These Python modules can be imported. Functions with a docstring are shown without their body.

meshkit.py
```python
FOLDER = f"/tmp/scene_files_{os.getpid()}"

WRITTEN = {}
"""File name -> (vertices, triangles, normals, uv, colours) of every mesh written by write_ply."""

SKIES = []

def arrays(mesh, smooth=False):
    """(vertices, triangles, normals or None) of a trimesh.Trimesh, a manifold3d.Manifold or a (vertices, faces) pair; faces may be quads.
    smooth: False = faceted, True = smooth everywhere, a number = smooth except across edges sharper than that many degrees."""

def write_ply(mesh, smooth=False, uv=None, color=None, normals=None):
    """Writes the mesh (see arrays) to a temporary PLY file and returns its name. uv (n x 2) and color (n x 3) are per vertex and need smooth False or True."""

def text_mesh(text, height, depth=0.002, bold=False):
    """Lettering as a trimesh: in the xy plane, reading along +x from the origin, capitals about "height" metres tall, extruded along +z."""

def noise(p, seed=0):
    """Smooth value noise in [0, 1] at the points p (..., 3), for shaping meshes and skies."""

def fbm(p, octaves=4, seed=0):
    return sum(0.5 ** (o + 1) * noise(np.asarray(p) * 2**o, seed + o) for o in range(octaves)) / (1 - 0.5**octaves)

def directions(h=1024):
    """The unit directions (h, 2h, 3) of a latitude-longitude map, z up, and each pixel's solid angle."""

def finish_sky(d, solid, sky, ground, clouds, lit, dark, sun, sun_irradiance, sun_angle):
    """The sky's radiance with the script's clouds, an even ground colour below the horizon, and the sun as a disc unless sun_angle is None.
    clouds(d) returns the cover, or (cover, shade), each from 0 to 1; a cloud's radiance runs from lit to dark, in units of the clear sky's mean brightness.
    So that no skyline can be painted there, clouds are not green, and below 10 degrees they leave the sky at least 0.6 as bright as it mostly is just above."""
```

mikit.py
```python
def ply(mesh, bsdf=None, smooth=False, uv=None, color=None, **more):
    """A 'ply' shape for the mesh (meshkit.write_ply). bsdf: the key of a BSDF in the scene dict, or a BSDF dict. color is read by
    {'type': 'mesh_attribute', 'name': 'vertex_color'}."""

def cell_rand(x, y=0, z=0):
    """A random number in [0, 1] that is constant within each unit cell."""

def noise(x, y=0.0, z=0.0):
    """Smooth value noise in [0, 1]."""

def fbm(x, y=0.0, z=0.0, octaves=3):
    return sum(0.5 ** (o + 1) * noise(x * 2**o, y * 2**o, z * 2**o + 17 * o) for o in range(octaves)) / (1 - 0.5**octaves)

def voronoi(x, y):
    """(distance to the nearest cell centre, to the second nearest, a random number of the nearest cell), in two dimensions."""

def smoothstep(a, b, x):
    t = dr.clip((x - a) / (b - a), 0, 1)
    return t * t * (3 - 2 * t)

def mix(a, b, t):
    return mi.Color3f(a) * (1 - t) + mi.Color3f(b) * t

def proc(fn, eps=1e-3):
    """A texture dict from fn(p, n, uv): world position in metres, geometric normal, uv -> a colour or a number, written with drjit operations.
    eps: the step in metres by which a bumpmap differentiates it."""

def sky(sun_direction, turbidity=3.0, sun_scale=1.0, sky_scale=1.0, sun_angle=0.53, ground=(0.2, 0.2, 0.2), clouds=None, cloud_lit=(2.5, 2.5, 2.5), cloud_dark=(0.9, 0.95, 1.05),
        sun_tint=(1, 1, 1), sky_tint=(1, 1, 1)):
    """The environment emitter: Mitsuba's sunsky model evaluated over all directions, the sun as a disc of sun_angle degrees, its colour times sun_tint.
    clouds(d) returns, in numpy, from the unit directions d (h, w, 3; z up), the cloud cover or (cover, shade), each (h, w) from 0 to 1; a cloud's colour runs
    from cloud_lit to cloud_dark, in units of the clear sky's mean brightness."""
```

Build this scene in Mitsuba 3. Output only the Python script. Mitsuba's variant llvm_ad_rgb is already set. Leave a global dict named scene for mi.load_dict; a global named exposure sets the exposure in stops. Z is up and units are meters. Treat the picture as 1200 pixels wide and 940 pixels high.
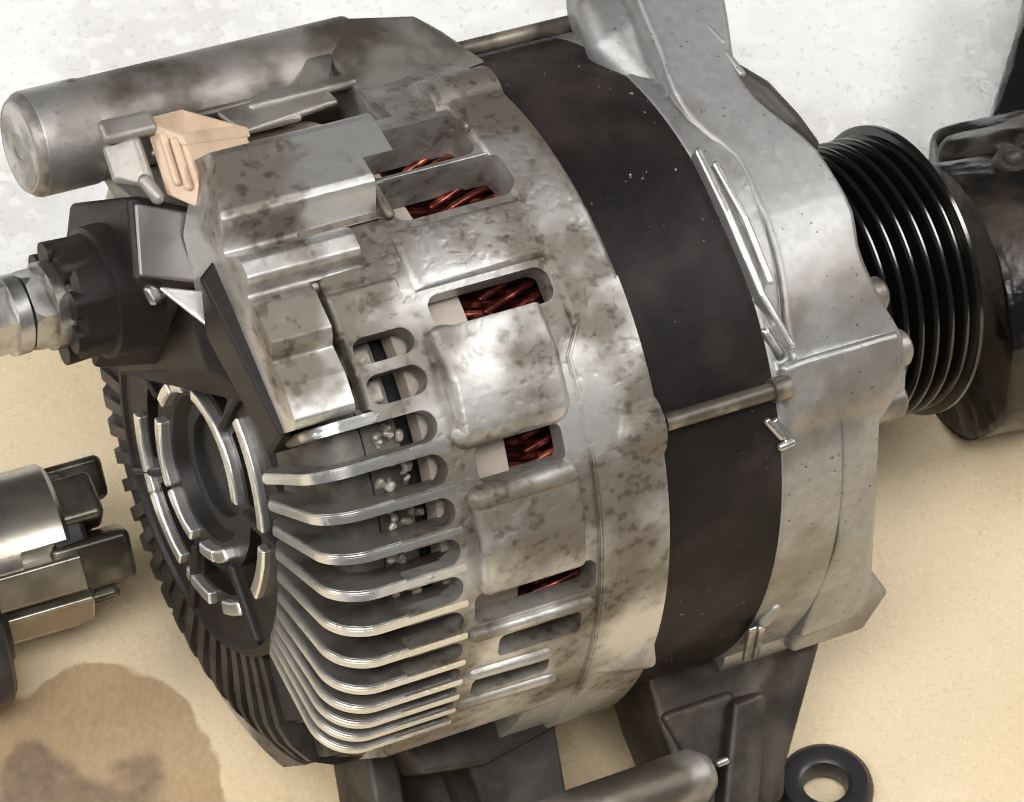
import math, random
import numpy as np, trimesh, mitsuba as mi, drjit as dr, mikit
import manifold3d as m3
from manifold3d import Manifold as MF, CrossSection as CS
from mikit import noise, fbm, voronoi, smoothstep, mix, proc

random.seed(7)
rng = np.random.default_rng(7)
T = mi.ScalarTransform4f
scene, labels = {'type': 'scene'}, {}

# ------------------------------------------------------------------ camera, light, exposure
ELEV, TILT, TURN, HEIGHT = math.radians(52), math.radians(25.34), math.radians(16.22), 0.075
CAM = np.array([0.0040486, -0.45349041, 0.57605603 + HEIGHT])
VIEW = np.array([0, math.cos(ELEV), -math.sin(ELEV)])
scene['camera'] = {'type': 'thinlens', 'fov': 2 * math.degrees(math.atan(600 / 4500)), 'fov_axis': 'x', 'near_clip': 0.01, 'far_clip': 50.0,
                   'aperture_radius': 0.0006, 'focus_distance': 0.672,
                   'to_world': T().look_at(origin=CAM.tolist(), target=(CAM + VIEW).tolist(), up=[0, 0, 1])}
scene['room_light'] = {'type': 'constant', 'radiance': {'type': 'rgb', 'value': [0.07, 0.07, 0.072]}}
LAMPS = [  # centre, half width, half depth, aim, radiance: unseen lamp panels added to place highlights and fill
    ((1.00, 0.15, 1.05), 0.14, 0.36, (0, 0, .05), (15.0, 14.8, 14.6)),
    ((-0.12, -0.80, 1.55), 0.62, 0.30, (0, 0, .05), (10.5, 10.4, 10.2)),
    ((-1.25, -0.25, 0.95), 0.12, 0.42, (0, 0, .05), (18.0, 18.0, 18.0)),
]
exposure = 0.08

# alternator frame: x along the shaft (from rear to pulley), z towards the viewer's side, y across; millimetres
d = np.array([math.cos(TILT) * math.cos(TURN), math.cos(TILT) * math.sin(TURN), -math.sin(TILT)])
my = np.array([-math.sin(TURN), math.cos(TURN), 0])
RW = np.array([[1, 0, 0], [0, math.sin(ELEV), math.cos(ELEV)], [0, -math.cos(ELEV), math.sin(ELEV)]]).T
RL = RW @ np.stack([d, my, np.cross(d, my)], 1)
M = np.eye(4); M[:3, :3] = RL * 0.001; M[2, 3] = HEIGHT
LOCAL = T(M.tolist())
MM = T().scale(0.001)
D2R = math.pi / 180

# ------------------------------------------------------------------ materials
def bump(b, fn, scale, eps=2e-4): return {'type': 'bumpmap', 'arbitrary': proc(fn, eps), 'scale': scale, 'bsdf': b}
def mat(name, b): scene[name] = {'type': 'twosided', 'bsdf': b} if b.get('type') not in ('twosided',) else b
def pr(col, rough, metal=0.0, **k): 
    col = col if isinstance(col, dict) else {'type': 'rgb', 'value': list(col)}
    return {'type': 'principled', 'base_color': col, 'roughness': rough, 'metallic': metal, **k}

def grime(p, f, lo, hi):
    x, y, z = p.x * f, p.y * f, p.z * f
    return smoothstep(lo, hi, fbm(x, y, z, 5))
def alu_col(p, n, uv):
    g = grime(p, 70, .46, .74); s = grime(p + mi.Vector3f(3, 1, 2), 330, .60, .76); v = fbm(p.x * 900, p.y * 900, p.z * 900, 3)
    c = mix((.66, .65, .63), (.54, .525, .50), v)
    c = mix(c, (.24, .215, .185), g * .8)
    return mix(c, (.10, .08, .065), s * .7)
def alu_rough(p, n, uv): return .34 + .26 * grime(p, 70, .46, .74) + .10 * fbm(p.x * 500, p.y * 500, p.z * 500, 2)
def alu_bump(p, n, uv):
    a = fbm(p.x * 420, p.y * 420, p.z * 420, 4); pit = smoothstep(.62, .80, fbm(p.x * 620 + 9, p.y * 420, p.z * 420, 3))
    return a * .9 - pit * 1.1
mat('cast_aluminium', bump(pr(proc(alu_col), proc(alu_rough), .86), alu_bump, .00007))
def corr_col(p, n, uv):
    g = grime(p + mi.Vector3f(.05, .4, .2), 50, .38, .62); s = grime(p + mi.Vector3f(5, 1, 2), 650, .50, .76)
    c = mix((.55, .54, .515), (.20, .175, .145), g)
    return mix(c, (.085, .068, .052), s * (.04 + .74 * g))
def corr_bump(p, n, uv):
    a = fbm(p.x * 900, p.y * 900, p.z * 900, 3); pit = smoothstep(.56, .74, fbm(p.x * 750 + 9, p.y * 750, p.z * 750, 3)); g = grime(p + mi.Vector3f(.05, .4, .2), 50, .38, .62)
    return a * .16 - pit * (.12 + .55 * g)
def worn_col(p, n, uv):
    g = grime(p + mi.Vector3f(.31, .1, .7), 60, .44, .62); s = grime(p, 500, .52, .72)
    return mix(mix((.66, .65, .625), (.25, .22, .185), g), (.10, .08, .062), s * (.05 + .7 * g))
mat('worn_casting', bump(pr(proc(worn_col), proc(lambda p, n, uv: .38 + .22 * grime(p + mi.Vector3f(.31, .1, .7), 60, .44, .62)), .86), lambda p, n, uv: fbm(p.x * 420, p.y * 420, p.z * 420, 4), .00010))
def fin_edge_light(p):
    """1 on the outer edge of the fins, 0 on their flanks: edge highlight, flank shade painted in"""
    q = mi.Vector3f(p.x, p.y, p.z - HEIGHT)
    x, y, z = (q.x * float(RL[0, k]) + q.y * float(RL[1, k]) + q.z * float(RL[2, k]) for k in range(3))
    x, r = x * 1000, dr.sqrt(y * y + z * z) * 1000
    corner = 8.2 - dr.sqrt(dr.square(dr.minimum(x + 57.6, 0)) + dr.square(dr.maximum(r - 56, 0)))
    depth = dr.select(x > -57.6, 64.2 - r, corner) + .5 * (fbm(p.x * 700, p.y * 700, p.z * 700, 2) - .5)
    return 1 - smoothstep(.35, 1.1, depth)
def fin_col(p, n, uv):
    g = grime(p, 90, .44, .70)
    return mix(mix((.30, .29, .27), (.15, .135, .115), g), (.62, .615, .60), fin_edge_light(p))  # bright edges and dull flanks put light and shade into the colour
mat('fin_aluminium', bump(pr(proc(fin_col), proc(lambda p, n, uv: .48 - .22 * fin_edge_light(p)), .88), alu_bump, .00004))
mat('corroded_aluminium', bump(pr(proc(corr_col), proc(lambda p, n, uv: .40 + .24 * grime(p + mi.Vector3f(.05, .4, .2), 50, .38, .62)), .78), corr_bump, .00019))
def front_col(p, n, uv):
    g = grime(p + mi.Vector3f(1, 2, 0), 55, .42, .72); s = grime(p, 1100, .70, .80)
    return mix(mix(mix((.43, .43, .425), (.31, .305, .295), fbm(p.x * 700, p.y * 700, p.z * 700, 3)), (.21, .19, .165), g), (.10, .08, .07), s * .8)
mat('front_aluminium', bump(pr(proc(front_col), .50, .80), lambda p, n, uv: fbm(p.x * 600, p.y * 600, p.z * 600, 3) - .8 * smoothstep(.66, .8, fbm(p.x * 700 + 4, p.y * 700, p.z * 700, 3)), .00003))
def dirty_col(p, n, uv):
    g = grime(p + mi.Vector3f(7, 2, 0), 75, .40, .68)
    return mix((.33, .31, .28), (.11, .094, .076), g)
mat('dirty_aluminium', bump(pr(proc(dirty_col), .5, .7), lambda p, n, uv: fbm(p.x * 260, p.y * 260, p.z * 260, 4), .0003))
def dark_col(p, n, uv):
    return mix((.060, .052, .043), (.024, .020, .017), grime(p, 80, .4, .7))
mat('dark_wall', bump(pr(proc(lambda p, n, uv: mix((.12, .112, .10), (.05, .043, .035), grime(p, 110, .38, .66))), .5, .6), lambda p, n, uv: fbm(p.x * 420, p.y * 420, p.z * 420, 4), .00015))  # mottled and darker than the housing, for the wall between the fins
mat('brown_iron', bump(pr(proc(lambda p, n, uv: mix((.075, .06, .046), (.025, .021, .017), grime(p, 70, .38, .66))), .5, .45), lambda p, n, uv: fbm(p.x * 260, p.y * 260, p.z * 260, 4), .0003))
mat('grimy_iron', bump(pr(proc(dark_col), .5, .45), lambda p, n, uv: fbm(p.x * 260, p.y * 260, p.z * 260, 4), .0003))
def stator_col(p, n, uv):
    c = mix((.007, .0065, .0065), (.020, .0155, .0145), fbm(p.x * 120, p.y * 120, p.z * 120, 4))
    d1 = smoothstep(.84, .88, fbm(p.x * 1700, p.y * 1700, p.z * 1700, 2)) * smoothstep(.35, .6, fbm(p.x * 60, p.y * 60, p.z * 60, 2))
    c = mix(c, (.036, .028, .026), smoothstep(.46, .72, fbm(p.x * 55, p.y * 55, p.z * 55, 4)) * .8)
    return mix(c, (.38, .34, .31), d1)
mat('laminated_steel', bump(pr(proc(stator_col), .50, .05, specular=.12), lambda p, n, uv: fbm(p.x * 500, p.y * 500, p.z * 500, 3), .00015))
mat('black_plastic', bump(pr(proc(lambda p, n, uv: mix((.008, .0075, .0075), (.022, .018, .016), fbm(p.x * 150, p.y * 150, p.z * 150, 3))), .42, specular=.2), lambda p, n, uv: fbm(p.x * 300, p.y * 300, p.z * 300, 3), .0001))
mat('lit_plastic', pr((.16, .15, .145), .36, .4))
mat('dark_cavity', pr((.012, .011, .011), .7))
mat('bright_metal', bump(pr((.80, .79, .77), .30, .92), lambda p, n, uv: fbm(p.x * 300, p.y * 300, p.z * 300, 3), .00012))
mat('plated_steel', pr(proc(lambda p, n, uv: mix((.50, .49, .47), (.22, .21, .19), grime(p, 180, .38, .66))), .32, .9))
mat('brass_bolt', pr(proc(lambda p, n, uv: mix((.25, .215, .165), (.10, .085, .068), grime(p, 160, .36, .60))), .48, .6))
mat('taupe_plastic', pr(proc(lambda p, n, uv: mix((.40, .33, .28), (.33, .28, .235), fbm(p.x * 200, p.y * 200, p.z * 200, 3))), .5))
mat('tan_plastic', pr(proc(lambda p, n, uv: mix((.56, .41, .29), (.43, .31, .21), grime(p, 120, .4, .75))), .38))
mat('varnished_copper', pr(proc(lambda p, n, uv: mix((.46, .12, .07), (.085, .016, .012), grime(p, 420, .30, .50))), .26, .7))
mat('pulley_black', pr((.075, .072, .07), .17, .95))
mat('solder_tan', pr(proc(lambda p, n, uv: mix((.42, .38, .32), (.20, .17, .14), grime(p, 400, .4, .65))), .45, .35))
def oil_col(p, n, uv):
    g = grime(p, 55, .42, .66)
    return mix((.010, .009, .009), (.045, .034, .024), g)
mat('oily_black_iron', bump(pr(proc(oil_col), proc(lambda p, n, uv: .24 + .3 * grime(p, 55, .42, .66)), .35), lambda p, n, uv: fbm(p.x * 160, p.y * 160, p.z * 160, 4), .0007))
mat('gear_steel', pr(proc(lambda p, n, uv: mix((.44, .41, .35), (.22, .195, .16), grime(p, 90, .35, .7))), .28, .92))
mat('dark_gear_steel', pr(proc(lambda p, n, uv: mix((.20, .19, .15), (.07, .065, .055), grime(p, 120, .35, .65))), .30, .85))
mat('black_steel', pr(proc(lambda p, n, uv: mix((.03, .03, .035), (.075, .07, .065), fbm(p.x * 100, p.y * 100, p.z * 100, 3))), .34, .4))
mat('black_rubber', pr((.018, .016, .018), .40))

# ------------------------------------------------------------------ mesh helpers
SEG = 160
def circ(r, n=24): return [(r * math.cos(2 * math.pi * i / n), r * math.sin(2 * math.pi * i / n)) for i in range(n)]
def rev(prof, seg=SEG):
    """(x, r) profile spun round the shaft."""
    return MF.revolve(CS([[(r, x) for x, r in prof]], m3.FillRule.NonZero), seg).transform([[0, 0, 1, 0], [0, 1, 0, 0], [1, 0, 0, 0]])
def tube_x(x0, x1, r, y=0, z=0, r1=None, n=36):
    return MF.cylinder(x1 - x0, r, r if r1 is None else r1, n).transform([[0, 0, 1, x0], [0, 1, 0, y], [-1, 0, 0, z]])
def box(x0, x1, y0, y1, z0, z1): return MF.cube([x1 - x0, y1 - y0, z1 - z0]).translate([x0, y0, z0])
SPH = np.array(trimesh.creation.icosphere(subdivisions=1).vertices)
def hull(pts, r=1.0):
    """rounded convex body through the points"""
    return MF.hull_points(np.vstack([np.asarray(p, float) + SPH * r for p in pts]))
def rbox(x0, x1, y0, y1, z0, z1, r=.8):
    return hull([(x, y, z) for x in (x0 + r, x1 - r) for y in (y0 + r, y1 - r) for z in (z0 + r, z1 - r)], r)
def union(l): return MF.batch_boolean(list(l), m3.OpType.Add)
K = 64 * D2R
def warp(m, edge=2.2):
    m = m.refine_to_length(edge)
    def f(v):
        v = np.asarray(v); u = v[:, 1] / 64
        return np.stack([v[:, 0], v[:, 2] * np.sin(u), v[:, 2] * np.cos(u)], 1)
    return m.warp_batch(f)
def patch(poly, r0, r1, bevel=0.0, edge=2.2):
    """(x, degrees) outline as a block between two radii, its outer edge chamfered"""
    c = CS([[(x, a * K) for x, a in poly]], m3.FillRule.NonZero)
    if bevel:
        a = MF.extrude(c, r1 - bevel - r0).translate([0, 0, r0])
        b = MF.extrude(c.offset(-.35 * bevel, m3.JoinType.Round), r1 - .35 * bevel - r0).translate([0, 0, r0])
        e = MF.extrude(c.offset(-bevel, m3.JoinType.Round), r1 - r0).translate([0, 0, r0])
        m = a + b + e
        if len(poly) == 4: m = MF.hull(m)
    else: m = MF.extrude(c, r1 - r0).translate([0, 0, r0])
    return warp(m, edge)
def rrect(x0, x1, a0, a1, rad=1.2):
    """rounded rectangle in (x, degrees)"""
    pts = []
    h0, h1 = a0 * K, a1 * K
    rad = min(rad, (x1 - x0) / 2 - .01, (h1 - h0) / 2 - .01)
    for cx, cy, s in ((x1 - rad, h1 - rad, 0), (x0 + rad, h1 - rad, 90), (x0 + rad, h0 + rad, 180), (x1 - rad, h0 + rad, 270)):
        for k in range(0, 91, 18):
            t = (s + k) * D2R
            pts.append((cx + rad * math.cos(t), (cy + rad * math.sin(t)) / K))
    return pts
def ply(m, bsdf, to_world=LOCAL, smooth=34): return mikit.ply(m, bsdf, smooth=smooth, to_world=to_world)
def numbered(key):
    if key not in scene: return key
    i = 1
    while f'{key}_{i:03d}' in scene: i += 1
    return f'{key}_{i:03d}'
def add(key, m, bsdf, to_world=LOCAL, smooth=34, label=None):
    key = numbered(key)
    scene[key] = ply(m, bsdf, to_world, smooth)
    if label: labels[key] = {'label': label}
    return key
def pol(x, r, a): return (x, r * math.sin(a * D2R), r * math.cos(a * D2R))

# ------------------------------------------------------------------ setting: floor, added lamps
def floor_col(p, n, uv):
    a = fbm(p.x * 26, p.y * 26, 0, 4); b = fbm(p.x * 260, p.y * 260, 0, 3)
    c = mix((.75, .745, .73), (.65, .64, .61), smoothstep(.40, .66, a))
    c = mix(c, (.79, .785, .775), smoothstep(.52, .7, b) * .6)
    return mix(c, (.40, .38, .35), smoothstep(.68, .78, fbm(p.x * 900 + 5, p.y * 900, 0, 3)) * .3)
mat('painted_concrete', bump(pr(proc(floor_col), .6), lambda p, n, uv: fbm(p.x * 420, p.y * 420, 0, 4) - .8 * smoothstep(.62, .74, fbm(p.x * 500, p.y * 500, 3, 3)), .00018))
def board_col(p, n, uv):
    a = fbm(p.x * 14, p.y * 14, 2, 3); b = fbm(p.x * 1500, p.y * 700, 1, 3); sp = smoothstep(.70, .80, fbm(p.x * 600, p.y * 600, 8, 3))
    c = mix((.74, .60, .40), (.69, .54, .335), smoothstep(.3, .7, a))
    c = mix(c, (.77, .635, .43), b * .45)
    c = mix(c, (.44, .31, .18), sp * .12)
    c = mix(c, (.86, .75, .55), smoothstep(.66, .76, fbm(p.x * 1800, p.y * 1500, 6, 2)) * .25)
    c = mix(c, (.50, .37, .22), smoothstep(.68, .80, fbm(p.x * 1400 + 9, p.y * 2100, 3, 2)) * .25)
    # oil soaked into the card: a round patch with a darker core; separately, a small darker smear by the bracket
    w = .010 * (fbm(p.x * 75, p.y * 75, 4, 3) - .5) + .0005 * (fbm(p.x * 1500, p.y * 1500, 4, 2) - .5)
    r = dr.sqrt(dr.square((p.x + .0800) / 1.0) + dr.square((p.y + .0475) / 1.15)) + w
    r2 = dr.sqrt(dr.square(p.x + .0835) + dr.square(p.y + .047)) + 2.2 * w
    c = mix(c, (.40, .265, .145), (1 - smoothstep(.0262, .0274, r)) * (.86 + .25 * (b - .5)))
    c = mix(c, (.17, .12, .085), (1 - smoothstep(.009, .0155, r2)) * (.75 + .5 * (fbm(p.x * 420, p.y * 420, 1, 3) - .5)))
    q = dr.sqrt(dr.square((p.x - .071 - .5 * (p.y - .020)) / .6) + dr.square((p.y - .020) / 1.3)) + w
    return mix(c, (.40, .27, .14), (1 - smoothstep(.002, .007, q)) * .35)
mat('cardboard', bump(pr(proc(board_col), .72), lambda p, n, uv: fbm(p.x * 500, p.y * 500, 0, 3) + .35 * fbm(p.x * 60, p.y * 60, 5, 2), .00006))
scene['floor'] = {**ply((np.array([[-4, -4, 0], [4, -4, 0], [4, 4, 0], [-4, 4, 0.]]), np.array([[0, 1, 2], [0, 2, 3]])), 'painted_concrete', T(), False)}
labels['floor'] = {'label': 'white painted concrete floor', 'kind': 'structure'}
CARD = [(-.62, .028), (-.30, .052), (-.10, .0735), (.10, .094), (.45, .132), (.50, -.55), (-.58, -.50)]
card = MF.extrude(CS([CARD[::-1]], m3.FillRule.NonZero), .0035).translate([0, 0, .0005])
scene['cardboard_sheet'] = ply(card, 'cardboard', T(), False)
labels['cardboard_sheet'] = {'label': 'tan cardboard sheet with an oil stain, lying on the white floor under the alternator', 'category': 'cardboard'}
for i, (c, hw, hd, aim, rad) in enumerate(LAMPS):
    key = 'added_lamp' + (f'_{i:03d}' if i else '')
    tw = T().look_at(origin=list(c), target=list(aim), up=[0, 1, 0.01])
    scene[key + '__lamp_panel'] = {'type': 'rectangle', 'to_world': tw @ T().scale([hw, hd, 1]), 'bsdf': {'type': 'diffuse'},
                                 'emitter': {'type': 'area', 'radiance': {'type': 'rgb', 'value': list(rad)}}}
    labels[key] = {'label': 'unseen lamp panel added for the light', 'kind': 'structure'}

# ------------------------------------------------------------------ alternator
A = 'alternator'
labels[A] = {'label': 'used car alternator with finned silver housing, black stator band and ribbed pulley', 'category': 'alternator'}
FIN = [0.2, -6.8, -13.8, -20.6, -27.0, -33.4, -39.6, -45.2, -49.6, -53.4, -57.0, -60.6]
# --- rear housing: shell with windows
shell = rev([(-53, 60), (-53, 63.4), (-52.4, 64), (-.6, 64.4), (0, 63.9), (0, 60)]) + patch([(-53, 24), (-2, 24), (-2, 53), (-53, 53)], 57, 60.5) + rev([(-4, 57), (-4, 60.5), (-.2, 60.5), (-.2, 57)])
shell = shell - patch([(-60, 53), (-21, 53), (-21, 84), (-60, 84)], 44, 80)
WIN = [rrect(-34.9, -12.6, 39.0, 47.6, 2.6), rrect(-34.6, -10.4, 29.4, 37.6, 2.6), rrect(-36.4, -12.6, 10.0, 16.0, 2.4),
       rrect(-36.2, -19.0, -14.6, -8.4, 1.6), rrect(-39.5, -15.0, -38.2, -32.4, 1.8), rrect(-34.2, -17.4, -46.4, -42.0, 1.2), rrect(-38.6, -22.8, -54.0, -50.4, 1.0)]
cuts = [patch(w, 50, 80) for w in WIN]
GAP = []
for a, b in zip(FIN[1:], FIN[:-1]):
    h = 1.15 if a > -47 else 1.0
    GAP.append((a + h * .82, b - h * .82))
for a0, a1 in GAP:
    cuts.append(patch(rrect(-62, -41.6, a0, a1, 3.0), 50, 72))
cuts.append(patch(rrect(-52.5, -40.9, 8.2, 12.5, 2.6), 50, 80)); cuts.append(patch(rrect(-52.5, -41.0, 1.6, 6.4, 2.6), 50, 80))
cuts.append(patch(rrect(-70, -52.4, -92, 1.5, .5), 50, 80))
body = [patch([(-37.6, 17.0), (-8, 17.0), (-8, 28.2), (-37.6, 28.2)], 58, 65.2, 1.3), patch([(-12, 5), (0, 5), (0, 62), (-12, 62)], 58, 65.3, 1.1),
    patch([(-14.6, -80), (0, -80), (0, 11), (-7, 11), (-14.6, 1)], 58, 65.3, .6)]
# flat pads between the windows
padB = hull([pol(-37, 65.4, 9.4), pol(-18.6, 65.6, 9.4), pol(-37, 66.6, 2), pol(-18.6, 66.6, 2), pol(-37, 65.4, -5.6), pol(-18.6, 65.6, -5.6), pol(-37, 56, 9), pol(-37, 56, -6), pol(-18.6, 56, 9), pol(-18.6, 56, -6)], 1.6)
rollB = hull([pol(-37.4, 64.0, -6.2), pol(-19.6, 64.2, -6.2)], 2.6)
padC = hull([pol(-37.4, 64.6, -18), pol(-19.4, 65.0, -18), pol(-37.4, 65.8, -24), pol(-19.4, 65.8, -24), pol(-37.4, 65.0, -31), pol(-19.4, 65.2, -31), pol(-37.4, 56, -16), pol(-19.4, 56, -16), pol(-37.4, 56, -31), pol(-19.4, 56, -31)], 1.5)
rollC = hull([pol(-37.2, 64.8, -16.4), pol(-19.8, 65.0, -16.4)], 2.3)
padD = hull([(x, y, z) for x in (-52.8, -40.6) for y, z in ((14.9, 61.2), (21.6, 60.2), (21.6, 54), (14.9, 54))], .9)
lug = [MF.hull(tube_x(-4, 0, 6.6, *pol(0, 60.6, -13.4)[1:]) + tube_x(-14.4, -12, 3.0, *pol(0, 60.0, -13.4)[1:])), tube_x(-14, 0, 6.6, *pol(0, 60.5, 56)[1:]), hull([pol(-13.6, 63.6, -58), pol(-1.2, 66.4, -58), pol(-13.6, 60, -50), pol(-1.2, 60, -48), pol(-13.6, 60, -68), pol(-1.2, 60, -70)], 1.2)]
barB = [hull([pol(-34.6, 65.0, 47.4), pol(-15, 65.0, 47.6)], 1.0), hull([pol(-15, 65.0, 47.6), pol(-12.2, 65.0, 44.6)], 1.0), hull([pol(-34.8, 64.2, 37.9), pol(-12.8, 64.2, 37.9)], .8), hull([pol(-12.8, 64.2, 37.9), pol(-9.9, 64.2, 34.6)], .8),
        hull([pol(-35.4, 65.2, 37.6), pol(-35.4, 64.8, 31)], .9), hull([pol(-39.4, 64.2, -40.0), pol(-16.6, 64.4, -40.2)], 1.3), hull([pol(-38.6, 63.8, -48.8), pol(-24, 64, -49.2)], 1.35), hull([pol(-39.6, 63.8, -55.8), pol(-21.5, 64, -56.4)], 1.3),
        hull([pol(-52.3, 62.8, 7.2), pol(-42, 62.8, 7.2)], 1.0)]
bands = union(body + lug) - union(cuts[:7])
UNDER = box(-80, -24, -80, -58.6, -80, 80)
barB[0] += barB.pop(1)
housing = ((shell - union(cuts)) - UNDER) + bands + (union([padB, padC, padD]) - rev([(-80, 0), (-80, 57.5), (10, 57.5), (10, 0)])) + union([rollB, rollC] + barB) - union(cuts[:1] + cuts[1:3])
# the stepped contour above the fins
prof = [(1.8, 57), (1.8, 62.4), (3.2, 63.4), (9.0, 63.0), (14.0, 61.0), (15.6, 62.4), (17.0, 63.0), (23.6, 60.6), (24.8, 60.0), (25.4, 57.4), (27.6, 60.4), (28.6, 61.2), (31.6, 60.2), (32.8, 59.0), (33.6, 53.2), (38.4, 56.6), (39.6, 57.2), (41, 56.8), (51.0, 50.4), (52, 49.2), (52, 40), (30, 36), (14, 52)]
def stair(x0, x1, pf=prof): return MF.extrude(CS([[(z, y) for y, z in pf]], m3.FillRule.NonZero).offset(-1.1, m3.JoinType.Round, 2, 32).offset(2.0, m3.JoinType.Round, 2, 32).offset(-.9, m3.JoinType.Round, 2, 32), x1 - x0).transform([[0, 0, 1, x0], [0, 1, 0, 0], [1, 0, 0, 0]])
st = stair(-66.5, -55.0) + (stair(-55.0, -45.0) ^ box(-60, -30, 25.4, 60, 0, 90)) + (stair(-45.0, -37.0) ^ box(-60, -30, 33.2, 60, 0, 90)) + (stair(-38.0, -31.0) ^ box(-60, -30, 44.2, 60, 0, 90))
st += hull([pol(-54, 61.5, 23.6), pol(-37, 63.0, 23), pol(-46, 61, 36), pol(-36, 63, 38), pol(-54, 50, 24), pol(-35, 50, 24), pol(-46, 50, 36), pol(-36, 50, 38)], 1.2) - rev([(-80, 0), (-80, 57), (10, 57), (10, 0)])
st = st - MF.extrude(CS([[(-90, 36), (-68.5, 36), (-67.0, 39), (-62.2, 50), (-61.6, 60), (-90, 60)]]), 200).translate([0, 0, -50])
st = st.refine_to_length(3.0)
HK = A + '__rear_housing'
add(HK, housing, 'corroded_aluminium', smooth=40, label='weathered cast aluminium rear housing with slots and fins')
add(HK + '__stepped_pad', st, 'worn_casting', smooth=40)
# --- top flange, recessed panels and mounting tube
flange = union([hull([(-20, 53, 30), (9.6, 53, 24), (-14, 72, 14), (-2, 69.4, 16), (2, 66, 16), (-20, 50, 6), (9, 50, 6), (2, 64, 2), (-20, 66, 2), (-20, 66, 17)], 1.2),
                hull([(-22, 54.4, 31), (-3, 54.4, 32), (-22, 49.4, 38), (-3, 49.4, 40), (-22, 45, 30), (-3, 45, 30)], 1.0)])
add(HK + '__top_flange', flange, 'dirty_aluminium', smooth=25)
tube = tube_x(-79, -13, 9.6, 65.0, 8, n=64)
end = MF.hull(tube_x(-80.4, -79, 8.6, 65.0, 8, n=64) + tube_x(-79, -78, 9.6, 65.0, 8, n=64))
tube = tube + end
add(A + '__mounting_tube', tube, 'dirty_aluminium', smooth=40, label='long grimy mounting tube along the top with a bright machined end')
add(A + '__mounting_tube__machined_sleeve', rev([(-78.9, 9.0), (-78.9, 9.4), (-78.3, 9.85), (-67.6, 9.85), (-67.6, 9.0)], 64).translate([0, 65, 8]), 'cast_aluminium', smooth=40)
add(A + '__mounting_tube__end_cap', rev([(-79.9, 0), (-80.1, 1.6), (-80.55, 2.6), (-80.55, 7.8), (-80.2, 8.6), (-79.0, 9.45), (-78, 9.4), (-78, 0)], 64).translate([0, 65, 8]), 'plated_steel', smooth=20)
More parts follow.
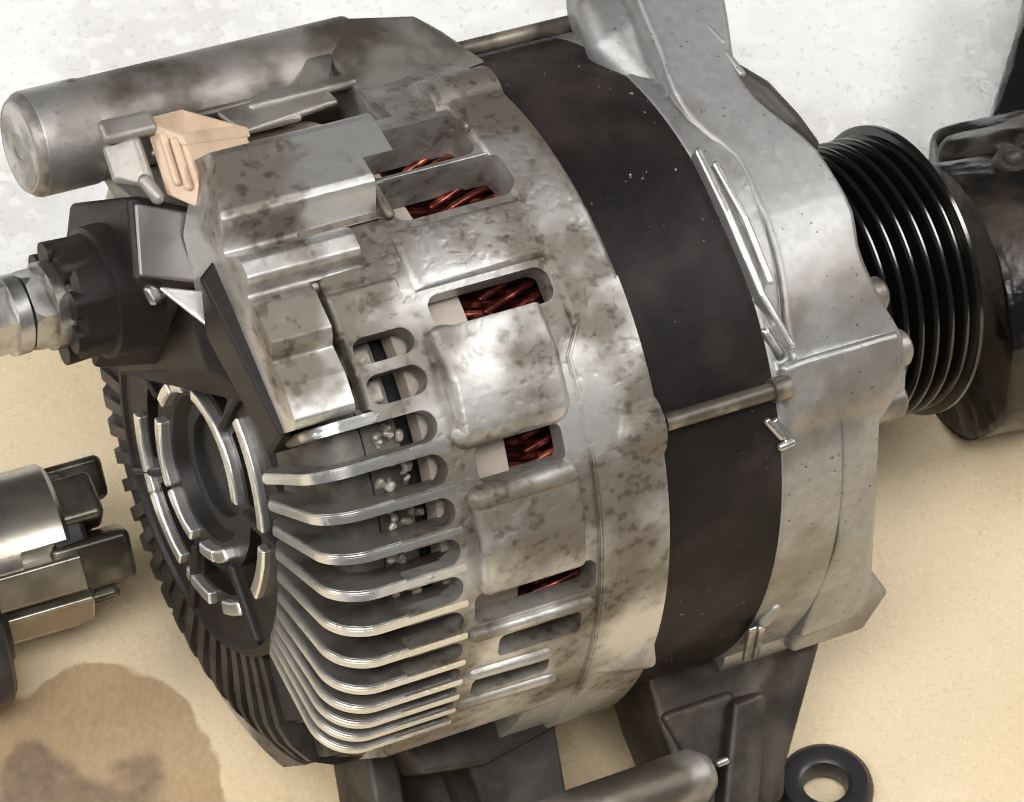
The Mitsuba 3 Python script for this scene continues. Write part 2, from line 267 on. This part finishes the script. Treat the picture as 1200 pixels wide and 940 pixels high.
rib = union([hull([(-47, 60.6, 22.5), (-27, 61.4, 22.5), (-26, 57.6, 25), (-45, 56.2, 26)], .7), hull([(-66, 50, 12), (-20, 50, 12), (-66, 42, 30), (-20, 42, 30), (-66, 58, 6), (-20, 58, 6)], .6), hull([(-25, 66.5, 17), (-21, 66.5, 17), (-33, 57.5, 25), (-29, 57.5, 25)], .9), hull([(-62, 56.4, 24.5), (-34, 56.4, 25.5)], .8), hull([(-62, 61.5, 22), (-18, 61.5, 22), (-62, 56.5, 12), (-18, 56.5, 12), (-62, 60, 6), (-18, 60, 6)], .8),
             hull([(-41, 60.4, 23.4), (-20.5, 60.4, 23.4), (-38, 62.0, 20.5), (-20.5, 61.6, 20.5)], 1.0), hull([(-62, 40, 30), (-62, 40, 36), (-22, 40, 30), (-22, 40, 36)], .6)])
add(HK + '__tube_web', rib, 'dirty_aluminium', smooth=25)
# --- fins
fo = [(-40.8, 64.2)] + [(-57.6 - 8.2 * math.sin(t * D2R), 56 + 8.2 * math.cos(t * D2R)) for t in range(0, 91, 9)] + [(-65.8, 40), (-63.6, 36)]
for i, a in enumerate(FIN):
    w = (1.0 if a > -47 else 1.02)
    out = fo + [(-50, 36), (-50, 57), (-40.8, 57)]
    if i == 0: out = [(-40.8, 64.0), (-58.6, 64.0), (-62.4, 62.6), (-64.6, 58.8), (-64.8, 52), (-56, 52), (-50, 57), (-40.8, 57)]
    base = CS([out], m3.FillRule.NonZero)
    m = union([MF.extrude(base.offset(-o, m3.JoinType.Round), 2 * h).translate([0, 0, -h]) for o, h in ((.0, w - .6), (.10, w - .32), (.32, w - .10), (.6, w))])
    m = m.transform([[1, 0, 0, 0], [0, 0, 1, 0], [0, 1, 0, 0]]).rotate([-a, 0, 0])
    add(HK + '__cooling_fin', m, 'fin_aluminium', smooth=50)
for a in np.arange(-96, -212, -6.6):     # the fins on the far side, seen only as tips at the rim
    out = [(-44, 60), (-50, 60), (-54.5, 58.0), (-57.6, 54.0), (-59.0, 50.0), (-59, 36), (-50, 36)]
    m = MF.extrude(CS([out], m3.FillRule.NonZero), 2.4).translate([0, 0, -1.2]).transform([[1, 0, 0, 0], [0, 0, 1, 0], [0, 1, 0, 0]]).rotate([-a, 0, 0])
    add(HK + '__cooling_fin', m, 'grimy_iron', smooth=50)
floorw = rev([(-53.2, 30), (-53.2, 57.2), (-56.6, 57.2), (-59.4, 55.4), (-60.6, 52.4), (-60.6, 30)])
fl = floorw - union([hull([(x, y, z) for x in (-70, -40) for y in (4, 90) for z in (-90, 90)], .1), ])
fl = (floorw ^ warp(MF.extrude(CS([[(-70, -61 * K), (-40, -61 * K), (-40, 6 * K), (-70, 6 * K)]]), 70), 3)) + rev([(-53.2, 20), (-53.2, 50), (-56, 50), (-56, 20)])
fl = fl - box(-80, -24, -80, -54.5, -80, 80) + box(-50, -26, -58.4, -56.6, -20, 24)
add(HK + '__rear_wall', fl, 'dark_wall', smooth=40)
# --- inside: baffle ring, rectifier, copper winding
add(A + '__baffle_ring', rev([(-42.4, 54), (-42.4, 58.2), (-27.4, 58.2), (-27.4, 54)]) - patch([(-44, 22), (-20, 22), (-20, 70), (-44, 70)], 56.8, 60), 'taupe_plastic', label='taupe plastic baffle ring seen through the slots')
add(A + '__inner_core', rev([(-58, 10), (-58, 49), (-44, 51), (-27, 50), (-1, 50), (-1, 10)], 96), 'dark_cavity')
add(A + '__rectifier', rev([(-53, 48), (-53, 57.4), (-46.4, 57.4), (-46.4, 48)], 96), 'dark_wall', smooth=30)
lumps = []
for a0, a1 in GAP[:9]:
    c = (a0 + a1) / 2
    for k in range(7):
        x, aa = random.uniform(-52, -45.6), c + random.uniform(-1.7, 1.7)
        lumps.append(hull([pol(x + random.uniform(-.6, .6), random.uniform(56.8, 58.4), aa + random.uniform(-.5, .5)) for _ in range(4)], random.uniform(.35, .8)))
for c in (4.2, 10.0):
    lumps.append(hull([pol(-51.5, 57.4, c - 1.4), pol(-48, 58, c - 1.2), pol(-51.5, 57.4, c + 1.2), pol(-48, 58, c + 1.4)], .8))
key = add(A + '__rectifier__solder_lumps', union(lumps), 'solder_tan', smooth=60); labels[key] = {'kind': 'stuff'}
for a in np.arange(-58, 58, 2.6):
    p = [np.array(pol(x, 55.6 + 1.6 * math.sin((x + 25) / 19 * math.pi), a + 5.4 * (x + 25) / 19)) for x in np.linspace(-22.5, -6, 7)]
    m = union([hull([u, v], .72) for u, v in zip(p[:-1], p[1:])])
    add(A + '__stator_winding__copper_bar', m, 'varnished_copper', smooth=60)
    p = [np.array(pol(x, 51.8, a - 5.4 * (x + 25) / 19)) for x in (-25, -6)]
    add(A + '__stator_winding__copper_bar', hull(p, 1.0), 'varnished_copper', smooth=60)
# --- rear hub and bearing carrier
hub = rev([(-60.9, 20), (-60.9, 33.6), (-61.6, 34.2), (-61.6, 35.2), (-60.6, 36.0), (-50, 36.0), (-50, 12), (-57, 12), (-60.4, 14)], 96)
hub += union([hull([pol(-61.6, 19, k * 51.4 + 20), pol(-61.6, 33, k * 51.4 + 20), pol(-58, 19, k * 51.4 + 20), pol(-58, 33, k * 51.4 + 20)], .9) for k in range(7)])
hub -= union([patch([(-66, k * 51.4 + 26), (-58.2, k * 51.4 + 26), (-58.2, k * 51.4 + 65), (-66, k * 51.4 + 65)], 19.4, 24.0) for k in range(7)])
add(A + '__rear_hub', hub, 'black_plastic', smooth=30, label='dark bearing hub on the rear face')
def rim(name, r0, r1, x0, x1, spans, step):
    for a0, a1 in spans:
        pts = np.linspace(a0, a1, max(3, int((a1 - a0) / step)))
        m = union([hull([pol(x, r, t) for x in (x0, x1) for r in (r0, r1) for t in (u, v)], .55) for u, v in zip(pts[:-1], pts[1:])])
        add(A + name, m, 'bright_metal', smooth=50)
rim('__rear_hub__outer_rim', 25.6, 27.2, -61.9, -60, ((150, 182), (-176, -146), (-138, -118), (-104, -88), (-66, -40), (-30, 14)), 5)
rim('__rear_hub__inner_rim', 15.6, 17.0, -62.1, -59, ((74, 90), (98, 118), (138, 182), (-172, -138), (-122, -104), (-98, -82), (-26, 56)), 6)
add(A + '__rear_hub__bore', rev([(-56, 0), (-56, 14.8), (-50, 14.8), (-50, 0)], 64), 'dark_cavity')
# --- terminal block, connector, stud
blk = union([hull([(-73.0, 47.9, 35), (-62.6, 43.2, 35), (-65, 31.5, 35), (-75.6, 35.2, 35), (-74, 51.4, 10), (-76.6, 45.5, 10), (-78, 24, 10), (-68, 22, 10), (-61, 45, 10), (-61, 50, 8), (-61, 24, 10)], 1.2),
             hull([(-67, 38, 8), (-67, 22, -8), (-67, 30, 34), (-66, 17, 32), (-60, 36, 10), (-60, 20, -6), (-60, 30, 40), (-60, 8, 40)], 1.2),
             hull([(-68.4, 31, 47), (-66.4, 2, 56.4), (-67.4, 22, 40), (-65.4, 0, 48), (-59, 38, 48), (-59, 10, 57), (-59, 20, 40), (-59, 0, 46)], 1.0)])
add(A + '__terminal_block', blk, 'black_plastic', smooth=22, label='black terminal block on the rear corner')
add(A + '__terminal_block__lit_face', hull([(-72.6, 47.0, 36.0), (-63.4, 43.0, 36.4), (-65.6, 32.0, 36.4), (-75.2, 35.6, 36.0)], .6), 'lit_plastic', smooth=22)  # paler plate paints in the light falling on this side of the block
add(A + '__heat_sink_plate', hull([(-73.0, 32.0, 37.5), (-66.0, 29.0, 39.5), (-67.0, 22.8, 40.5)], .4), 'bright_metal', smooth=20, label='bright bare metal plate behind the terminal block')
add(A + '__heat_sink_plate__screw', hull([(-75.2, 32.4, 37), (-74.8, 30.6, 37), (-73, 31, 36)], 1.1), 'plated_steel')
# connector socket: a square tan tube, open towards the tube side
cq = np.array([(-65.2, 61.4, 33), (-56.3, 62.0, 28), (-48.6, 56.0, 34), (-62.1, 56.6, 40)]); dn = np.array([-1.5, -13.5, 4.5])
cc = cq.mean(0)
sk = hull(np.vstack([cq, cq + dn]), .4) + hull(np.vstack([cc + (cq - cc) * 1.07, cc + (cq - cc) * 1.07 + dn * .09]), .4) - MF.hull_points(np.vstack([cc + (cq - cc) * .90 - dn * .3, cc + (cq - cc) * .84 + dn * .85]))
add(A + '__connector_socket', sk, 'tan_plastic', smooth=25, label='tan plastic connector socket between tube and housing')
for k, u in enumerate((.22, .52)):
    q = cq[3] * (1 - u) + cq[0] * u + np.array([-1.0, -1.5, 1.0])
    add(A + '__connector_socket__rib', hull([q, q + dn * .62], .8), 'tan_plastic', smooth=60)
add(A + '__connector_clip', union([hull([(-73.6, 62.2, 34), (-65.6, 62.0, 34), (-73.6, 60.0, 35), (-65.6, 59.8, 35)], 1.2), hull([(-73.2, 58, 33), (-69.5, 58, 35), (-73.4, 53, 34), (-69.5, 51, 36)], 1.4),
    hull([(-70.2, 51, 37), (-69.2, 47.6, 38)], 1.3)]), 'dirty_aluminium', smooth=40)
SY, SZ = 35.2, 22.0
ins = rev([(-6.5, 0), (-6.5, 9.6), (-5.4, 10.6), (0, 11.0), (.4, 12.0), (9, 12.0), (9, 0)], 64)
ins += union([tube_x(-7.4, 1, 2.6, 8.6 * math.cos(t), 8.6 * math.sin(t), 2.2, 20) for t in .2 + np.arange(8) * 2 * math.pi / 8])
add(A + '__terminal_insulator', ins.translate([-80, SY, SZ]), 'black_plastic', smooth=30, label='black fluted insulator of the output terminal')
def hexa(x0, x1, r): return MF.cylinder(x1 - x0, r, r, 6).rotate([0, 0, 17]).transform([[0, 0, 1, x0], [0, 1, 0, SY], [-1, 0, 0, SZ]])
nut = (hexa(-93.4, -87.6, 7.6) ^ tube_x(-94.4, -87.4, 6.7, SY, SZ, 9.2, 48)) + tube_x(-89.4, -86.0, 8.0, SY, SZ)
add(A + '__terminal_stud', union([tube_x(-112, -80, 3.9, SY, SZ)] + [tube_x(-112 + i * 1.0, -111.5 + i * 1.0, 3.9, SY, SZ, 4.3) + tube_x(-111.5 + i, -111 + i, 4.3, SY, SZ, 3.9) for i in range(19)]), 'plated_steel', smooth=30)
add(A + '__terminal_stud__nut', nut, 'plated_steel', smooth=20, label='hexagonal nut on the output terminal')
add(A + '__terminal_stud__lock_nut', (hexa(-101.5, -96.4, 6.8) ^ tube_x(-102, -96, 6.0, SY, SZ, 8.2, 48)) + tube_x(-96.6, -94.0, 7.2, SY, SZ), 'plated_steel', smooth=20)

# --- stator
st = rev([(-2, 52), (-2, 62.6), (30, 62.6), (30, 52)], 200)
add(A + '__stator_core', st, 'laminated_steel', smooth=30, label='black laminated stator band with dust specks')
# --- front bracket
ring = rev([(25.2, 54), (25.2, 62.6), (25.8, 63.2), (37.9, 63.2), (38.2, 62.5), (38.2, 54)], 200) + rev([(38.2, 54), (38.2, 62.5), (38.5, 63.1), (43.0, 62.9), (44.2, 62.0), (46.0, 54), (48, 40), (48, 20), (38, 20)], 200)
ring = ring - patch([(38.2, 14), (60, 14), (60, 165), (38.2, 165)], 50, 80)
ZY = ([-21, -12, 0, 12, 24, 34, 45, 58, 72, 92], [60.3, 63.4, 65, 63.4, 59, 54.2, 48.7, 42.2, 35.2, 25.2])          # height of the ear's face
LY = ([-21, -15, -9, -4, 2, 10, 18, 26, 32, 37, 42, 50, 54, 61, 72, 92], [30.4, 29.9, 29.0, 29.2, 30.4, 31.8, 32.4, 32.8, 30.4, 28.6, 28.6, 30.4, 30.8, 32.0, 33.0, 34])
RY = ([-21, -13, -5, 4, 13, 23.5, 30, 34, 38, 42.6, 46, 52, 57, 72, 92], [52.6, 53.0, 50.2, 48.6, 50.4, 49.7, 47.0, 44.9, 43.2, 43.0, 44.2, 46.8, 48.9, 52, 58])
arm = []
from scipy.interpolate import PchipInterpolator
ly = np.concatenate([np.arange(-21, 72, 3.0), [72, 82, 92]]); lz, la, lb = (PchipInterpolator(*t)(ly) for t in (ZY, LY, RY))
for y0, z0, a0, b0, y1, z1, a1, b1 in zip(ly[:-1], lz[:-1], la[:-1], lb[:-1], ly[1:], lz[1:], la[1:], lb[1:]):
    th = 17 if y1 > 30 else 12
    arm.append(hull([(a + o, y, z) for a, b, y, zt in ((a0, b0, y0, z0), (a1, b1, y1, z1)) for z, o in ((zt - 1.3, 1.3), (zt - th, 1.3))] + [(b - 1.3, y, z) for b, y, zt in ((b0, y0, z0), (b1, y1, z1)) for z in (zt - 1.3, zt - th - 4)], 1.3))
# rib along the stator side, and the sloping web between it and the face
rb = [(26.0, 30, 57.2), (25.4, 18, 62.2), (26.0, 2, 64.8), (29.2, -8, 64.4)]
ribs = [hull([np.array(p), np.array(q), np.array(p) - (0, 2, 5), np.array(q) - (0, 0, 6)], .8) for p, q in zip(rb[:-1], rb[1:])]
rb2 = [(28.0, 27, 58.4), (28.4, 16, 62.6), (28.6, 4, 64.6)]
ribs += [hull([p, q], .65) for p, q in zip(rb2[:-1], rb2[1:])]
web = [hull([(28.5, 32, 49), (33.5, 27, 54), (33, 34, 49), (28.5, 36, 46)], .8), hull([(28, 30, 51), (34.5, 26, 54.0), (34.6, 8, 60.0), (27.4, 16, 58.5), (28.4, 0, 60.6), (33, 0, 61.5), (30, 10, 52), (34, 30, 44)], .6)]
neck = [hull([(28, 44, 33), (34, 45, 38), (28, 34, 42), (33, 35, 45), (34, 56, 32), (28, 60, 28)], 2.4)]
lugs = [hull([(39.2, -22, 58.0), (47.0, -22, 57.4), (39.2, -45, 44.6), (45.6, -45, 43.6), (39.2, -61.4, 20), (52, -61, 19), (59, -55.5, 15), (59, -59.5, 12), (40, -20, 40), (46, -20, 40), (42, -58, 0)], .9), hull([(27.4, -12, 63.4), (50.6, -12, 63.2), (28.0, -20.5, 60.0), (50.2, -20.5, 59.6), (27.4, -24.5, 55.5), (47.0, -25, 55.0), (27, -14, 48), (50, -14, 48)], 1.3), tube_x(26, 50, 6.8, *pol(0, 58.5, -84)[1:]),
        hull([(41, -55, 20), (60.4, -54.5, 12), (62.6, -59.5, 12), (56, -64, 12), (41, -64, 12), (41, -58, 2), (60, -58, 2), (45, -50, 30)], 1.2) - hull([(50, -50, 30), (57, -55.0, 22), (57, -51, 14), (50, -56.4, 26)], .8)]
FK = A + '__front_bracket'
fb = ring + union(arm + web + neck + lugs) 
fb = fb - rev([(-5, 0), (-5, 62.7), (25.0, 62.7), (25.0, 0)], 160)
add(FK, fb.refine_to_length(5), 'front_aluminium', smooth=34, label='pale grey cast front bracket with a mounting ear')
add(FK + '__edge_rib', union(ribs), 'bright_metal', smooth=60)
for q in ([(42.4, 52.4, 44.4), (43.4, 49.0, 46.2)], [(42.8, 46.6, 47.4), (43.6, 42.4, 49.4)]):
    add(FK + '__casting_mark', hull(q, .8), 'front_aluminium', smooth=50)
add(FK + '__pivot_boss', MF.hull(union([MF.sphere(r, 40).translate(c) for c, r in (((28.4, 61.5, 31), 4.6), ((28.0, 54.0, 34.5), 5.6), ((29.2, 47, 38.6), 4.2), ((31.0, 40, 43), 2.6), ((38, 58, 32), 6.0), ((38, 46, 36), 5.0))])) + tube_x(28, 46, 7.6, 62, 27, n=40), 'front_aluminium', smooth=50)
add(FK + '__fan_shroud', MF.hull(union([MF.sphere(r, 32).translate(c) for c, r in (((49.0, 44.8, 34), 2.6), ((53.6, 38.6, 35), 3.6), ((57.4, 31.8, 37), 2.8), ((60.5, 27, 38), 1.4))])), 'grimy_iron', smooth=60)
add(FK + '__lock_tab', union([hull([pol(22.6, 63.2, -18.5), pol(25.0, 63.4, -21.6)], .75), hull([pol(24.2, 63.2, -18.9), pol(26.4, 63.4, -22.6)], .75), hull([pol(24.9, 63.4, -23.4), pol(26.8, 63.8, -23.0)], .9)]), 'plated_steel')
add(FK + '__lock_tab', hull([pol(26, 62.6, -4.2), pol(27.4, 63, -8.4)], 1.1), 'plated_steel')
for p in [((62, -3.6, 45), 3.4), ((63.6, -14.4, 45), 3.6), ((59.4, -23.2, 45), 3.7)]:
    (x, y, z), r = p
    b = MF.hull(tube_x(x - 12, x - .8, r, y, z, n=28) + tube_x(x - 1, x, r - .8, y, z, n=28))
    add(FK + '__bolt_end', b, 'dirty_aluminium', smooth=40)
for ph, x0, x1 in ((-13.4, 1, 27), (74, 0, 30)):
    b = tube_x(x0, x1, 1.6, *pol(0, 64.6, ph)[1:], n=24)
    if ph == -13.4: b += tube_x(23.5, 27, 2.3, *pol(0, 64.6, ph)[1:], n=24)
    add(A + '__through_bolt', b, 'brass_bolt', smooth=40)
add(A + '__clamp_tab', union([hull([(23.8, -57.2, 29), (26.6, -57.2, 29), (28.4, -62.8, 20), (25.6, -62.8, 20)], .5), hull([(25.4, -57.4, 29.8), (27.2, -62.8, 20.8)], .55)]), 'plated_steel', smooth=40)
add(A + '__clamp_tab__pin', hull([(26.6, -56.4, 30.0), (28.6, -54.4, 32)], 1.2), 'dirty_aluminium', smooth=40)
add(A + '__slot_stud', tube_x(-17.5, -13.8, 1.5, *pol(0, 62.6, -12.0)[1:], n=20) , 'plated_steel', smooth=40)
# --- pulley
pf = [(58, 8), (58, 26.6), (67.0, 26.6), (67.2, 27.9)]
for k in range(7):
    x = 69.8 + 3.56 * k
    pf += [(x - .75, 27.7), (x - .5, 28.25), (x - .2, 28.5), (x + .2, 28.5), (x + .5, 28.25), (x + .75, 27.7)]
    if k < 6: pf += [(x + 1.45, 24.9), (x + 2.1, 24.9)]
pf += [(92.4, 29.4), (92.8, 30.0), (93.6, 30.0), (93.9, 29.4), (93.9, 24), (88, 22), (88, 8)]
add(A + '__pulley', rev(pf, 200), 'pulley_black', smooth=28, label='glossy black ribbed belt pulley')
add(A + '__pulley__shaft', tube_x(40, 97, 8.5), 'plated_steel')
# --- lower feet and pivot sleeve
def slab(pts, z0, z1, r=1.2): return hull([(x, y, z) for x, y in pts for z in (z0 + r, z1 - r)], r)
rl = union([slab([(-30, -54), (-11, -54), (-16.5, -66), (-16.4, -95), (-28, -95), (-29, -66)], -16, 10), slab([(-44, -52), (-12, -52), (-10, -63), (-28, -66), (-40, -64)], -12, 12),
            slab([(-45.5, -55), (-41.5, -55), (-46, -90), (-50, -90)], -14, 4), slab([(-45, -66), (-30, -64), (-30, -92), (-45, -92)], -14, -4), tube_x(-50, -16, 9.5, -91, -13)])
add(HK + '__foot', rl, 'grimy_iron', smooth=34, label='dark grimy lower mounting foot')
fl = union([slab([(12, -58), (50, -57), (50, -62), (37, -80), (24, -98), (15, -98), (12, -72)], -10, 8, 1.5), slab([(12.6, -70), (26, -70), (26, -82), (16, -82)], -2, 9, 1.5),
            slab([(32, -76), (34, -82), (31, -90), (26, -80)], -2, 8, 2.2), slab([(26, -72), (31, -72), (20, -98), (14, -98)], 4, 12, 1.5), tube_x(8, 24, 9.5, -93, -10)])
add(FK + '__foot', fl, 'brown_iron', smooth=34)
add(A + '__pivot_sleeve', MF.hull(tube_x(-30, 14, 5.6, -82.2, 9, n=40) + tube_x(14, 17, 3.6, -82.2, 9, n=40)), 'dirty_aluminium', smooth=40, label='short round sleeve between the two lower feet')
add(A + '__pivot_sleeve__bolt_tip', hull([(18.4, -80.8, 12), (19.8, -80.8, 12)], .9), 'plated_steel')

# ------------------------------------------------------------------ the other things on the cardboard
def frame(origin, axis, up=(0, 0, 1)):
    x = np.array(axis, float); x /= np.linalg.norm(x); y = np.cross(up, x); y /= np.linalg.norm(y); z = np.cross(x, y)
    m = np.eye(4); m[:3, :3] = np.stack([x, y, z], 1) * .001; m[:3, 3] = origin
    return T(m.tolist())
# starter drive gear at the left edge
G = 'starter_gear'
labels[G] = {'label': 'greasy steel starter gear with square end lugs, left of the alternator', 'category': 'gear'}
GT = frame((-.0978, -.0046, .026), (.93, .36, -.03))
bar = rev([(-30, 0), (-30, 16.2), (11.0, 16.2), (12, 15.2), (12, 8), (10, 8), (10, 0)], 96)
for a, x0 in ((80, -16), (116, -9), (44, 2)):
    bar -= hull([(x, -r * math.sin(t * D2R), r * math.cos(t * D2R)) for x in (x0, 20) for r in (12.6, 20) for t in (a - 5, a + 5)], .6)
add(G + '__barrel', bar, 'gear_steel', GT, 34)
for k, (a, w, x0, x1) in enumerate(((62, 11, -14, 12.4), (98, 13, -6, 13.2), (134, 12, -10, 11))):
    m = hull([(x, -r * math.sin(t * D2R), r * math.cos(t * D2R)) for x in (x0, x1) for r in (13, 16.9) for t in (a - w, a + w)], .7)
    add(G + '__key', m, 'gear_steel', GT, 30)
for k in range(6):
    a = 4 + k * 60
    m = hull([(x, -r * math.sin(t * D2R), r * math.cos(t * D2R)) for x in (9, (18.5, 22)[k % 2]) for r in (7.5, 13.6) for t in (a - 17, a + 17)], 1.6)
    add(G + '__end_lug', m, 'dark_gear_steel', GT, 40)
add(G + '__end_disc', rev([(9, 0), (9, 14.6), (14.5, 14.0), (15.5, 13.0), (15.5, 0)], 64), 'black_steel', GT, 30)
add(G + '__flange', rev([(-40, 0), (-40, 14), (-38, 16), (-8, 16.5), (-5.5, 15.8), (-4.6, 14.4), (-4.4, 9), (-3, 8), (-3, 0)], 96).translate([-1, -13.0, -3.0]), 'black_steel', GT, 34)
# rubber ring
RT = T().translate([.0656, -.0482, .004])
add('rubber_ring', rev([(0, 4.6), (-.6, 5.6), (-.6, 8.2), (.4, 9.3), (2.0, 9.7), (4.4, 9.6), (6.0, 8.6), (6.6, 7.2), (6.2, 5.6), (5.0, 4.5), (2, 4.2)], 96).transform([[0, 0, 1, 0], [0, 1, 0, 0], [-1, 0, 0, 0]]).translate([0, 0, 6.6]), 'black_rubber', RT @ T().scale(.001), 40)
labels['rubber_ring'] = {'label': 'small thick black rubber ring lying on the cardboard at the bottom edge', 'category': 'ring'}
# oily iron bracket behind the pulley
B = 'engine_bracket'
labels[B] = {'label': 'oily black iron bracket with a long arm, at the right edge behind the pulley', 'category': 'bracket'}
BT = frame((.112, .062, .030), (.93, .33, -.12))
bb = union([tube_x(-18, 60, 29, 0, 0, n=64), hull([(-18, 6, 8), (-18, 26, 8), (40, 8, 22), (40, 30, 12), (-18, 24, -16), (40, 28, -20)], 2.5), hull([(-6, 24, 6), (12, 20, 14), (-2, 40, 4), (18, 40, 6), (-2, 36, -14), (18, 36, -14)], 3),
            hull([(2, 26, 2), (44, 20, 12), (54, 100, 6), (96, 100, 6), (54, 100, -8), (96, 60, -8), (4, 28, -12), (44, 20, -12)], 3.0), hull([(20, 20, 14), (50, 20, 18), (60, 96, 12), (66, 96, 12)], 3.5)])
bb += union([hull([(30, 44, 8), (38, 58, 8)], 5), hull([(-6, 30, 12), (22, 30, 16), (0, 20, 22), (24, 16, 24)], 4), hull([(-15, -20, 12), (-12, 8, 22), (2, -6, 27)], 4), hull([(8, -30, 2), (40, -30, 6), (24, -26, 16)], 5)])
bm = bb.refine_to_length(2.2).to_mesh(); bv = np.array(bm.vert_properties[:, :3], float)
import meshkit
off = np.stack([meshkit.fbm(bv / 13 + k * 7.3) for k in range(3)], 1)
add(B + '__body', trimesh.Trimesh(bv + (off - off.mean(0)) * 2.6, np.array(bm.tri_verts), process=False), 'oily_black_iron', BT, 60)
add(B + '__raised_panel', hull([(-4, -8, 25.6), (-4, 6, 26.2), (30, 6, 26.2), (30, -8, 25.6)], 1.6), 'oily_black_iron', BT, 34)
add(B + '__rib', hull([(-10, -6, 26), (20, -22, 17)], 1.3), 'oily_black_iron', BT, 50)
add(B + '__rib', hull([(-14, -16, 21), (16, -27, 4)], 1.2), 'oily_black_iron', BT, 50)
add(B + '__bolt_boss', MF.cylinder(4, 4.6, 3.6, 32).translate([-4, 12, 24]) + hull([(-4, 12, 28)], 2.2), 'grimy_iron', BT, 40)
